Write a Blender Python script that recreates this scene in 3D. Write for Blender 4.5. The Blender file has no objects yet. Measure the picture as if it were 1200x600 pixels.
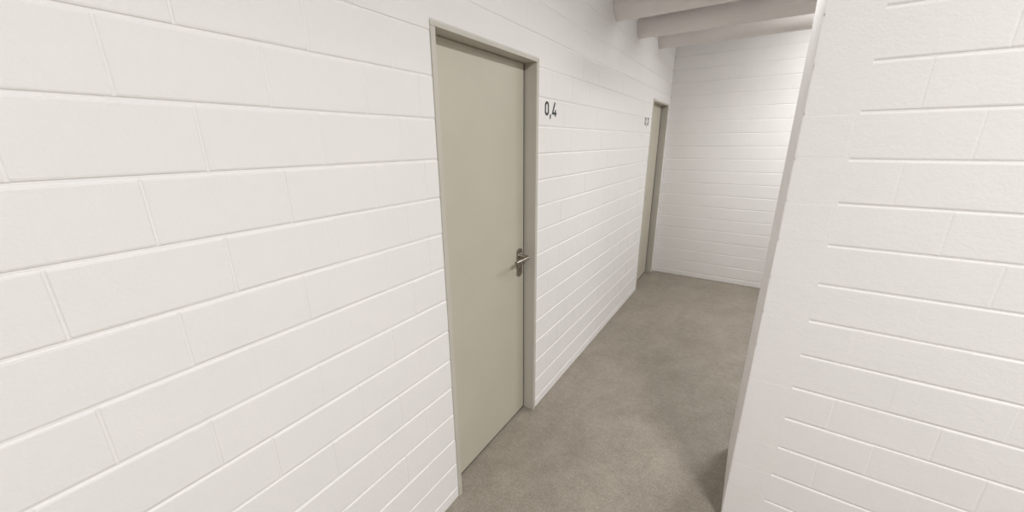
import bpy, bmesh, math, random
from mathutils import Vector, Matrix
random.seed(7)
U = 0.145                       # one block course in metres; the layout below is written in courses
C = bpy.context.scene.collection
S = bpy.context.scene

# ------------------------------------------------------------------ camera, light, exposure
cam = bpy.data.cameras.new('camera')
cam.sensor_width = 36.0
cam.lens = 36.0 * 437.56 / 1200.0
cam.clip_start = 0.02
camo = bpy.data.objects.new('camera', cam)
C.objects.link(camo)
YAW, PITCH, ROLL = 0.5742, 0.2945, -0.0074
camo.matrix_world = (Matrix.Translation((7.1196 * U, 0, 11.891 * U)) @ Matrix.Rotation(YAW, 4, 'Z')
                     @ Matrix.Rotation(math.pi / 2 - PITCH, 4, 'X') @ Matrix.Rotation(ROLL, 4, 'Z'))
S.camera = camo

S.view_settings.view_transform = 'Standard'
S.view_settings.look = 'None'
S.view_settings.exposure = -0.02
S.view_settings.gamma = 1.0
S.view_settings.use_curve_mapping = False

w = bpy.data.worlds.new('world')
S.world = w
w.use_nodes = True
w.node_tree.nodes['Background'].inputs[0].default_value = (0.02, 0.02, 0.02, 1)

LAMP_COL = (1.0, 0.997, 0.992)
# fixtures: (x, y, z, length along y, power)
LAMPS = [(19.5, -5.0, 23.8, 12.0, 155.0), (6.7, 13.6, 17.7, 6.4, 4.8), (13.0, 25.0, 18.0, 10.0, 30.0), (13.0, 28.0, 21.0, 10.0, 38.0)]  # last two are unseen, added to brighten the far end
for lx, ly, lz, ln, pw in LAMPS:
    la = bpy.data.lights.new('tube_light', 'AREA')
    la.shape = 'RECTANGLE'
    la.size = 0.07
    la.size_y = ln * U
    la.energy = pw
    la.color = LAMP_COL
    lo = bpy.data.objects.new('tube_light', la)
    lo.location = (lx * U, ly * U, lz * U)
    C.objects.link(lo)

# ------------------------------------------------------------------ materials
def mat(name, col, rough=0.6, metal=0.0):
    m = bpy.data.materials.new(name)
    m.use_nodes = True
    b = m.node_tree.nodes['Principled BSDF']
    b.inputs['Base Color'].default_value = (*col, 1)
    b.inputs['Roughness'].default_value = rough
    b.inputs['Metallic'].default_value = metal
    return m, m.node_tree, b

def noise(nt, coord, scale, detail=4.0, rough=0.6):
    n = nt.nodes.new('ShaderNodeTexNoise')
    n.inputs['Scale'].default_value = scale
    n.inputs['Detail'].default_value = detail
    n.inputs['Roughness'].default_value = rough
    nt.links.new(coord, n.inputs['Vector'])
    return n.outputs['Fac']

def ramp(nt, fac, stops):
    r = nt.nodes.new('ShaderNodeValToRGB')
    e = r.color_ramp.elements
    while len(e) < len(stops):
        e.new(0.5)
    for i, (p, c) in enumerate(stops):
        e[i].position = p
        e[i].color = (*c, 1)
    nt.links.new(fac, r.inputs['Fac'])
    return r.outputs['Color']

def mix(nt, fac, a, b, mode='MIX'):
    n = nt.nodes.new('ShaderNodeMix')
    n.data_type = 'RGBA'
    n.blend_type = mode
    if isinstance(fac, (int, float)):
        n.inputs[0].default_value = fac
    else:
        nt.links.new(fac, n.inputs[0])
    for k, v in ((6, a), (7, b)):
        if isinstance(v, tuple):
            n.inputs[k].default_value = (*v, 1)
        else:
            nt.links.new(v, n.inputs[k])
    return n.outputs[2]

def bump(nt, bsdf, height, dist, strength=1.0, prev=None):
    n = nt.nodes.new('ShaderNodeBump')
    n.inputs['Distance'].default_value = dist
    n.inputs['Strength'].default_value = strength
    nt.links.new(height, n.inputs['Height'])
    if prev is not None:
        nt.links.new(prev, n.inputs['Normal'])
    nt.links.new(n.outputs['Normal'], bsdf.inputs['Normal'])
    return n.outputs['Normal']

def coords(nt):
    return nt.nodes.new('ShaderNodeTexCoord').outputs['Object']

# white painted block
M_WALL, nt, b = mat('white_painted_block', (0.80, 0.775, 0.755), 0.62)
co = coords(nt)
c1 = ramp(nt, noise(nt, co, 5.0, 3), [(0.3, (0.862, 0.845, 0.830)), (0.7, (0.882, 0.856, 0.848))])
nt.links.new(c1, b.inputs['Base Color'])
p = bump(nt, b, noise(nt, co, 16.0, 3), 0.004, 0.35)
bump(nt, b, noise(nt, co, 140.0, 5, 0.65), 0.0016, 0.55, p)

# grey of the unseen ceiling and outer walls, darkened to cut bounced light
M_CEIL, nt, b = mat('bounce_cut_grey', (0.36, 0.345, 0.325), 0.8)
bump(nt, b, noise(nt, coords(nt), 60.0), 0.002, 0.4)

# concrete floor
M_FLOOR, nt, b = mat('polished_concrete', (0.3, 0.27, 0.235), 0.55)
co = coords(nt)
big = ramp(nt, noise(nt, co, 2.2, 6, 0.62), [(0.28, (0.268, 0.238, 0.194)), (0.72, (0.352, 0.316, 0.263))])
mid = ramp(nt, noise(nt, co, 9.0, 5, 0.6), [(0.30, (0.92, 0.917, 0.91)), (0.70, (1.07, 1.07, 1.075))])
big = mix(nt, 1.0, big, mid, 'MULTIPLY')
small = ramp(nt, noise(nt, co, 27.0, 4, 0.7), [(0.35, (0.92, 0.915, 0.91)), (0.65, (1.07, 1.07, 1.075))])
big = mix(nt, 1.0, big, small, 'MULTIPLY')
fine = ramp(nt, noise(nt, co, 105.0, 6, 0.85), [(0.34, (0.66, 0.65, 0.63)), (0.66, (1.28, 1.28, 1.29))])
cc = mix(nt, 1.0, big, fine, 'MULTIPLY')
vo = nt.nodes.new('ShaderNodeTexVoronoi')
vo.inputs['Scale'].default_value = 62.0
nt.links.new(co, vo.inputs['Vector'])
spk = ramp(nt, vo.outputs['Distance'], [(0.16, (1, 1, 1)), (0.24, (0, 0, 0))])
msk = ramp(nt, noise(nt, co, 21.0, 3), [(0.50, (0, 0, 0)), (0.62, (0.55, 0.55, 0.55))])
sm = mix(nt, 1.0, spk, msk, 'MULTIPLY')
cc = mix(nt, sm, cc, (0.47, 0.44, 0.395))
nt.links.new(cc, b.inputs['Base Color'])
rr = ramp(nt, noise(nt, co, 3.0, 4), [(0.3, (0.50, 0.50, 0.50)), (0.7, (0.68, 0.68, 0.68))])
nt.links.new(rr, b.inputs['Roughness'])
bump(nt, b, noise(nt, co, 90.0, 5, 0.7), 0.0010, 0.5)

def paint(name, col, rough):
    m, nt, b = mat(name, col, rough)
    co = coords(nt)
    k = ramp(nt, noise(nt, co, 3.0, 3), [(0.3, tuple(v * 0.97 for v in col)), (0.7, tuple(min(1, v * 1.03) for v in col))])
    nt.links.new(k, b.inputs['Base Color'])
    bump(nt, b, noise(nt, co, 220.0, 3), 0.0006, 0.35)
    return m
M_LEAF = paint('greige_door_paint', (0.535, 0.505, 0.415), 0.48)
M_FRAME = paint('greige_frame_paint', (0.56, 0.532, 0.468), 0.45)
M_PIPE = paint('white_pipe_jacket', (0.80, 0.765, 0.735), 0.55)
M_DARK, _, _ = mat('dark_rubber_and_shade', (0.02, 0.02, 0.02), 0.7)
M_BLACK, _, _ = mat('black_vinyl', (0.012, 0.011, 0.012), 0.5)
M_STEEL, nt, b = mat('brushed_steel', (0.38, 0.35, 0.30), 0.34, 1.0)
bump(nt, b, noise(nt, coords(nt), 400.0, 2), 0.0003, 0.3)
M_HOUSE, _, _ = mat('lamp_housing_paint', (0.75, 0.75, 0.74), 0.5)

# ------------------------------------------------------------------ helpers
def obj(name, bm, m, parent=None, bevel=0.0, segs=2, smooth=False):
    bmesh.ops.recalc_face_normals(bm, faces=bm.faces)
    me = bpy.data.meshes.new(name)
    bm.to_mesh(me)
    bm.free()
    me.materials.append(m)
    o = bpy.data.objects.new(name, me)
    C.objects.link(o)
    if smooth:
        for f in me.polygons:
            f.use_smooth = True
    if bevel:
        md = o.modifiers.new('bevel', 'BEVEL')
        md.width = bevel
        md.segments = segs
        md.limit_method = 'ANGLE'
        md.angle_limit = math.radians(40)
    if parent:
        o.parent = parent
    return o

def tag(o, label=None, cat=None, group=None, kind=None):
    for k, v in (('label', label), ('category', cat), ('group', group), ('kind', kind)):
        if v:
            o[k] = v
    return o

def empty(name, loc=(0, 0, 0)):
    o = bpy.data.objects.new(name, None)
    o.empty_display_size = 0.1
    o.location = loc
    C.objects.link(o)
    return o

def box(bm, x0, x1, y0, y1, z0, z1):
    v = [bm.verts.new((x, y, z)) for x in (x0, x1) for y in (y0, y1) for z in (z0, z1)]
    for q in ((0, 1, 3, 2), (4, 6, 7, 5), (0, 4, 5, 1), (2, 3, 7, 6), (0, 2, 6, 4), (1, 5, 7, 3)):
        bm.faces.new([v[i] for i in q])

def tube(bm, path, r, n=20, cap=True):
    """round bar along a list of points, with r a number or one radius per point"""
    rings = []
    ref = None
    for i, pt in enumerate(path):
        pt = Vector(pt)
        a = Vector(path[max(i - 1, 0)])
        c = Vector(path[min(i + 1, len(path) - 1)])
        t = (c - a).normalized()
        if ref is None:
            ref = t.orthogonal().normalized()
        ref = (ref - t * ref.dot(t)).normalized()
        s = t.cross(ref)
        rad = r[i] if isinstance(r, (list, tuple)) else r
        rings.append([bm.verts.new(pt + (ref * math.cos(2 * math.pi * k / n) + s * math.sin(2 * math.pi * k / n)) * rad) for k in range(n)])
    for a, c in zip(rings, rings[1:]):
        for k in range(n):
            bm.faces.new((a[k], a[(k + 1) % n], c[(k + 1) % n], c[k]))
    if cap:
        bm.faces.new(rings[0][::-1])
        bm.faces.new(rings[-1])

# ------------------------------------------------------------------ block walls (grooved running bond)
def block_wall(name, org, du, dn, length, ztop, openings=(), material=None, fine=0.0, thick=1.0, phase=(0.0, 1.0), blen=1.91, z0j=0.4735, extra=(), label=''):
    """wall in courses: org = foot of its u axis, du along it, dn out of its face"""
    org, du, dn = Vector(org), Vector(du), Vector(dn)
    bm = bmesh.new()
    P = lambda u, z, n: (org + du * u + dn * n) * U + Vector((0, 0, z * U))
    D = 0.0034 / U                                            # bed joint depth
    def cell(u0, u1, a, c, d0, d1):
        """one block: deep bed joints above and below, shallow head joints d0, d1 left and right"""
        if u1 - u0 < 0.03 or c - a < 0.03:
            return
        lift = random.uniform(-0.0006, 0.0005) / U
        wu = min(0.0042 / U, (u1 - u0) * 0.3)
        j = lambda k: random.uniform(-k, k) / U
        us = [(u0, -d0), (u0 + wu * 0.35, -d0), (u0 + wu, 0), (u1 - wu, 0), (u1 - wu * 0.35, -d1), (u1, -d1)]
        q = min(1.0, (c - a) * U / 0.03)
        zl = [(a, -D), (a + 0.0024 / U * q, -D), (a + 0.0048 / U * q, -D * 0.3), (a + 0.0088 / U * q, 0),
              (c - 0.0088 / U * q, 0), (c - 0.0048 / U * q, -D * 0.3), (c - 0.0024 / U * q, -D), (c, -D)]
        g = []
        for (u, du_) in us:
            col = []
            for k, (z, dz) in enumerate(zl):
                n = min(du_, dz)
                jj = j(0.0007) if 1 <= k <= 6 else 0
                col.append(bm.verts.new(P(u, z + jj, n + (lift if n == 0 else 0))))
            g.append(col)
        for i in range(len(us) - 1):
            for k in range(len(zl) - 1):
                bm.faces.new((g[i][k], g[i + 1][k], g[i + 1][k + 1], g[i][k + 1]))
    zs = [0.0] + [z0j + k for k in range(int(ztop - z0j) + 1)] + [ztop]
    for i, (a, c) in enumerate(zip(zs, zs[1:])):
        ph = phase[i % 2]
        cuts = {0.0, length}
        k = ph % blen
        while k < length:
            if k > 0.15 and k < length - 0.15:
                cuts.add(k)
            k += blen
        for (row, uu) in extra:
            if row == i:
                cuts.add(uu)
        for (o0, o1, oz) in openings:
            if a < oz:
                cuts = {q for q in cuts if not (o0 - 0.25 < q < o1 + 0.25)} | {o0, o1}
        cuts = sorted(cuts)
        dep = {q: random.choice((0.0009, 0.0015, 0.0019, 0.0024) if q < fine else (0.0002, 0.0004, 0.0006, 0.0009)) / U for q in cuts}
        for u0, u1 in zip(cuts, cuts[1:]):
            lo = a
            for (o0, o1, oz) in openings:
                if a < oz and u0 > o0 - 0.01 and u1 < o1 + 0.01:
                    lo = max(a, oz)
            if lo < c:
                cell(u0, u1, lo, c, dep[u0], dep[u1])
    def slab(u0, u1, a, c):
        n0, n1 = -thick, -D * 1.02
        v = [bm.verts.new(P(u, z, n)) for u in (u0, u1) for z in (a, c) for n in (n0, n1)]
        for q in ((0, 1, 3, 2), (4, 6, 7, 5), (0, 4, 5, 1), (2, 3, 7, 6), (0, 2, 6, 4), (1, 5, 7, 3)):
            bm.faces.new([v[t] for t in q])
    u = 0.0
    for (o0, o1, oz) in sorted(openings):
        slab(u, o0, 0, ztop)
        slab(o0, o1, oz, ztop)
        u = o1
    slab(u, length, 0, ztop)
    me = bpy.data.meshes.new(name)
    bm.to_mesh(me)
    bm.free()
    me.materials.append(material or M_WALL)
    o = bpy.data.objects.new(name, me)
    C.objects.link(o)
    return tag(o, label, 'wall', kind='structure')

ZC = 25.5            # ceiling
YE = 35.85            # end wall
XR, YR = 7.80, 11.4  # corner where the corridor starts
YN, XN = 15.0, 22.0    # unseen widening behind the corner, added so lamps reach the far end
XL, YB = 34.0, -32.0  # unseen lobby, made large so less light bounces back
D1 = (7.46, 12.86, 14.72)
D2 = (29.95, 35.35, 14.86)
y0 = YB
block_wall('wall_left', (0, y0, 0), (0, 1, 0), (1, 0, 0), YE - y0, ZC,
           [(D1[0] - y0 - 0.005, D1[1] - y0 + 0.005, D1[2] + 0.005), (D2[0] - y0 - 0.005, D2[1] - y0 + 0.005, D2[2] + 0.005)],
           fine=D1[0] - y0 + 0.1, phase=(4.33 - y0, 5.43 - y0), extra=((13, 6.94 - y0), (11, 6.95 - y0), (9, 6.9 - y0)),
           label='long white painted block wall with two greige doors')
block_wall('wall_end', (0, YE, 0), (1, 0, 0), (0, -1, 0), XN, ZC, phase=(0.6, 1.5),
           label='white painted block wall closing the far end of the corridor')
block_wall('wall_right', (XR, YR, 0), (0, 1, 0), (-1, 0, 0), YN - YR, ZC, phase=(0.95, 0.0),
           label='short white block wall on the right side of the corridor')
block_wall('wall_added_recess', (XN, YN, 0), (0, 1, 0), (-1, 0, 0), YE - YN, ZC, material=M_CEIL,
           label='grey block wall of the unseen space added to light the corridor')
block_wall('wall_front', (XR, YR, 0), (1, 0, 0), (0, -1, 0), XL - XR, ZC, thick=YN - YR, phase=(0.95, 0.0),
           label='white block wall facing the viewer at the right corner')
block_wall('wall_side', (XL, YB, 0), (0, 1, 0), (-1, 0, 0), YR - YB, ZC, material=M_CEIL, label='unseen block wall on the far right of the lobby, grey to cut bounced light')
block_wall('wall_back', (0, YB, 0), (1, 0, 0), (0, 1, 0), XL, ZC, material=M_CEIL, label='unseen block wall behind the viewer, grey to cut bounced light')

bm = bmesh.new()
box(bm, -1.0 * U, XL * U, YB * U, (YE) * U, -0.10, 0)
tag(obj('floor', bm, M_FLOOR), 'brown grey mottled polished concrete floor', 'floor', kind='structure')
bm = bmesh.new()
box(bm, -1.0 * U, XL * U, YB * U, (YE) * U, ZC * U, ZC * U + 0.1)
tag(obj('ceiling', bm, M_CEIL), 'unseen ceiling above the pipes, grey to cut bounced light', 'ceiling', kind='structure')

# ------------------------------------------------------------------ doors
def make_handle(leaf, y, sgn, reach, grip=0.138):
    """long plate, lever bent along the door, lock cylinder; sgn = way the lever points along y"""
    X0 = -0.48 * U
    bm = bmesh.new()
    hw, z0, z1 = 0.0265, 6.67 * U, 7.83 * U
    pts = []
    n = 10
    for k in range(n + 1):
        a = math.pi * k / n
        pts.append((math.cos(a) * hw, z1 - hw * 0.55 + math.sin(a) * hw * 0.55))
    for k in range(n + 1):
        a = math.pi + math.pi * k / n
        pts.append((math.cos(a) * hw, z0 + hw * 0.55 + math.sin(a) * hw * 0.55))
    f0 = [bm.verts.new((X0, y * U + a, b)) for a, b in pts]
    f1 = [bm.verts.new((X0 + 0.008, y * U + a, b)) for a, b in pts]
    bm.faces.new(f0)
    bm.faces.new(f1)
    for k in range(len(pts)):
        j = (k + 1) % len(pts)
        bm.faces.new((f0[k], f0[j], f1[j], f1[k]))
    plate = obj('handle_plate', bm, M_STEEL, leaf, bevel=0.0015)
    # lever
    zc = 7.53 * U
    bm = bmesh.new()
    yy = y * U
    R = 0.016
    XO = X0 + reach
    path = [(X0 + 0.006, yy, zc), (X0 + 0.012, yy, zc), (XO - R, yy, zc)]
    for k in range(1, 7):
        a = math.pi / 2 * k / 6
        path.append((XO - R + math.sin(a) * R, yy + sgn * (R - math.cos(a) * R), zc))
    path += [(XO, yy + sgn * 0.06, zc), (XO, yy + sgn * (grip - 0.004), zc), (XO, yy + sgn * (grip - 0.001), zc), (XO, yy + sgn * grip, zc)]
    rad = [0.0108] * (len(path) - 2) + [0.0095, 0.006]
    tube(bm, path, rad, 20)
    tube(bm, [(X0 + 0.006, yy, zc), (X0 + 0.014, yy, zc), (X0 + 0.0165, yy, zc)], [0.0155, 0.0155, 0.012], 28)
    obj('lever', bm, M_STEEL, leaf, smooth=True).modifiers.new('es', 'EDGE_SPLIT').split_angle = math.radians(40)
    # cylinder
    zk = 6.98 * U
    bm = bmesh.new()
    tube(bm, [(X0 + 0.006, yy, zk + 0.006), (X0 + 0.0115, yy, zk + 0.006)], 0.0085, 24)
    box(bm, X0 + 0.006, X0 + 0.0115, yy - 0.0048, yy + 0.0048, zk - 0.019, zk + 0.002)
    cyl = obj('lock_cylinder', bm, M_STEEL, leaf, bevel=0.0008)
    cyl['label'] = 'profile lock cylinder below the lever'
    bm = bmesh.new()
    box(bm, X0 + 0.0112, X0 + 0.0120, yy - 0.0010, yy + 0.0010, zk - 0.000, zk + 0.0115)
    obj('keyhole', bm, M_DARK, cyl)

def make_door(name, d, handle_side, gap, label):
    o0, o1, zt = d
    root = empty(name, (0, (o0 + o1) / 2 * U, 0))
    fw = 0.168
    bm = bmesh.new()
    for (a, c) in ((o0, o0 + fw), (o1 - fw, o1)):
        box(bm, -0.82 * U, 0.003, a * U, c * U, 0, (zt - 0.118) * U)
    box(bm, -0.82 * U, 0.003, o0 * U, o1 * U, (zt - 0.118) * U, zt * U)
    # stop behind the leaf
    for (a, c) in ((o0, o0 + fw + 0.11), (o1 - fw - 0.11, o1)):
        box(bm, -0.98 * U, -0.79 * U, a * U, c * U, 0, (zt - 0.24) * U)
    box(bm, -0.98 * U, -0.79 * U, o0 * U, o1 * U, (zt - 0.24) * U, zt * U)
    fr = obj('door_frame', bm, M_FRAME, None, bevel=0.0018)
    bm = bmesh.new()
    l0, l1 = o0 + fw + 0.05, o1 - fw - gap
    box(bm, -0.78 * U, -0.48 * U, l0 * U, l1 * U, 0.10 * U, (zt - 0.118 - 0.014) * U)
    leaf = obj('door_leaf', bm, M_LEAF, None, bevel=0.0012)
    # dark rubber seal round the leaf; its black also stands for shade in the gaps
    bm = bmesh.new()
    for (a, c) in ((o0 + fw, l0), (l1, o1 - fw)):
        box(bm, -0.79 * U, -0.505 * U, a * U, c * U, 0, (zt - 0.13) * U)
    box(bm, -0.79 * U, -0.52 * U, o0 * U + fw * U, (o1 - fw) * U, (zt - 0.118 - 0.014) * U, (zt - 0.118) * U)
    box(bm, -0.77 * U, -0.52 * U, l0 * U, l1 * U, 0.0, 0.10 * U)
    seal = obj('door_seal_and_shade', bm, M_DARK)
    make_handle(leaf, (l1 - 0.34) if handle_side > 0 else (l0 + 0.28), -handle_side, *((0.066, 0.138) if handle_side > 0 else (0.040, 0.115)))
    for o in (fr, leaf, seal):
        o.parent = root
        o.matrix_parent_inverse = Matrix.Translation((0, -(o0 + o1) / 2 * U, 0))
    tag(root, label, 'door', kind='structure')
    return root

make_door('door_1', D1, 1, 0.085, 'large greige door with steel lever handle, nearest, left of black 0,4')
make_door('door_2', D2, -1, 0.26, 'far greige door beside the end wall, right of black 0,3')  # wide black strip beside this leaf stands for a shaded rebate

# ------------------------------------------------------------------ painted numbers
def stroke_mesh(bm, pts, wd, x0, x1, closed=False):
    """flat stroke of constant width along 2D points (y, z), given thickness x0..x1"""
    P2 = [Vector(q) for q in pts]
    n = len(P2)
    L, Rr = [], []
    for i in range(n):
        a = P2[(i - 1) % n] if closed or i > 0 else P2[i]
        c = P2[(i + 1) % n] if closed or i < n - 1 else P2[i]
        t1 = (P2[i] - a)
        t2 = (c - P2[i])
        t1 = t1.normalized() if t1.length > 1e-9 else t2.normalized()
        t2 = t2.normalized() if t2.length > 1e-9 else t1
        m = (t1 + t2).normalized()
        nn = Vector((-m.y, m.x))
        k = wd / 2 / max(0.5, m.dot(t1))
        L.append(P2[i] + nn * k)
        Rr.append(P2[i] - nn * k)
    vs = []
    for i in range(n):
        vs.append([bm.verts.new((x, q.x, q.y)) for x in (x0, x1) for q in (L[i], Rr[i])])
    rng = range(n) if closed else range(n - 1)
    for i in rng:
        a, c = vs[i], vs[(i + 1) % n]
        bm.faces.new((a[0], c[0], c[1], a[1]))
        bm.faces.new((a[2], a[3], c[3], c[2]))
        bm.faces.new((a[0], a[2], c[2], c[0]))
        bm.faces.new((a[1], c[1], c[3], a[3]))
    if not closed:
        for e in (vs[0], vs[-1]):
            bm.faces.new((e[0], e[1], e[3], e[2]))

def arc(cy, cz, ry, rz, a0, a1, n=10):
    return [(cy + math.cos(math.radians(a0 + (a1 - a0) * k / n)) * ry, cz + math.sin(math.radians(a0 + (a1 - a0) * k / n)) * rz) for k in range(n + 1)]

def number_sign(y, z0, z1, digit, ky, label):
    h = (z1 - z0) * U
    W = h * 0.50 * ky
    s = h * 0.172
    root = empty('door_number', (0, y * U, z0 * U))
    X0, X1 = 0.0001, 0.0012
    # zero: narrow rounded oblong
    bm = bmesh.new()
    r = (W - s) / 2
    cy = W / 2
    pts = arc(cy, h - s / 2 - r, r, r, 0, 180, 12) + arc(cy, s / 2 + r, r, r, 180, 360, 12)
    stroke_mesh(bm, pts, s, X0, X1, True)
    obj('digit', bm, M_BLACK, root)
    # comma
    bm = bmesh.new()
    cx = W + h * 0.20 * ky
    stroke_mesh(bm, [(cx + s * 0.28, h * 0.12), (cx - s * 0.28, -h * 0.20)], s * 0.95, X0, X1)
    obj('comma', bm, M_BLACK, root)
    bm = bmesh.new()
    ox = W + h * 0.42 * ky
    if digit == '4':
        W4 = W * 1.08
        stroke_mesh(bm, [(ox + W4 * 0.66, h), (ox + s * 0.55, h * 0.21 + s * 0.2), (ox + s * 0.5, h * 0.21)], s, X0, X1)
        stroke_mesh(bm, [(ox + s * 0.02, h * 0.21), (ox + W4 * 1.06, h * 0.21)], s, X0, X1 + 0.00005)
        stroke_mesh(bm, [(ox + W4 * 0.80, h * 0.47), (ox + W4 * 0.80, 0)], s, X0, X1 + 0.0001)
    else:
        rt = (h * 0.5 - s / 2) / 2
        ry = (W - s) / 2
        ry2 = ry
        top = arc(ox + W / 2, h - s / 2 - ry, ry2, ry, 175, 0, 10)
        top += arc(ox + W / 2, h * 0.5 + ry, ry2, ry, 0, -90, 8)
        stroke_mesh(bm, top, s, X0, X1)
        bot = arc(ox + W / 2, h * 0.5 - ry, ry2, ry, 90, 0, 8)
        bot += arc(ox + W / 2, s / 2 + ry, ry2, ry, 0, -175, 10)
        stroke_mesh(bm, bot, s, X0, X1 + 0.00005)
    obj('digit', bm, M_BLACK, root)
    tag(root, label, 'number sign')
number_sign(13.36, 12.875, 13.385, '4', 1.28, 'large black number 0,4 on the white wall right of the near door')
number_sign(28.06, 13.00, 13.52, '3', 1.42, 'small black number 0,3 on the white wall left of the far door')

# ------------------------------------------------------------------ pipes under the ceiling
def pipe(y, z, r, label):
    root = empty('ceiling_pipe', (0, y * U, z * U))
    bm = bmesh.new()
    tube(bm, [(0.0, 0, 0), (XN * U, 0, 0)], r * U, 48)
    o = obj('pipe', bm, M_PIPE, root, smooth=True)
    o.modifiers.new('es', 'EDGE_SPLIT').split_angle = math.radians(40)
    bm = bmesh.new()                      # clamp on a rod from the ceiling
    xx = 0.30 * U
    tube(bm, [(xx, 0, r * U * 0.7), (xx, 0, (ZC - z) * U)], 0.006, 12)
    box(bm, xx - 0.013, xx + 0.013, -0.02, 0.02, r * U * 0.98, r * U + 0.022)
    obj('hanger', bm, M_DARK, root)
    tag(root, label, 'pipe', 'white pipes under the ceiling')
pipe(20.9, 18.27, 0.58, 'white ceiling pipe nearest to the viewer, at the top edge')
pipe(25.1, 18.32, 0.58, 'middle one of three white ceiling pipes')
pipe(30.2, 18.66, 0.55, 'rearmost white ceiling pipe, just before the end wall')

# ------------------------------------------------------------------ luminaires (the housings of the lights at the top, the added two included)
for i, (lx, ly, lz, ln, pw) in enumerate(LAMPS):
    root = empty('ceiling_light', (lx * U, ly * U, ZC * U))
    hz = (lz - ZC) * U
    bm = bmesh.new()
    box(bm, -0.065, 0.065, -ln * U / 2 - 0.02, ln * U / 2 + 0.02, hz + 0.004, hz + 0.06)
    obj('housing', bm, M_HOUSE, root, bevel=0.004)
    for s in (-1, 1):
        bm = bmesh.new()
        tube(bm, [(0, s * ln * U * 0.35, hz + 0.06), (0, s * ln * U * 0.35, 0)], 0.004, 10)
        obj('rod', bm, M_HOUSE, root)
    tag(root, ('long white tube lamp hanging over the lobby, nearest the corridor', 'white tube lamp hanging in front of the ceiling pipes', 'unseen low tube lamp added to light the far end of the corridor', 'unseen high tube lamp added to light the far end of the corridor')[i], 'lamp')
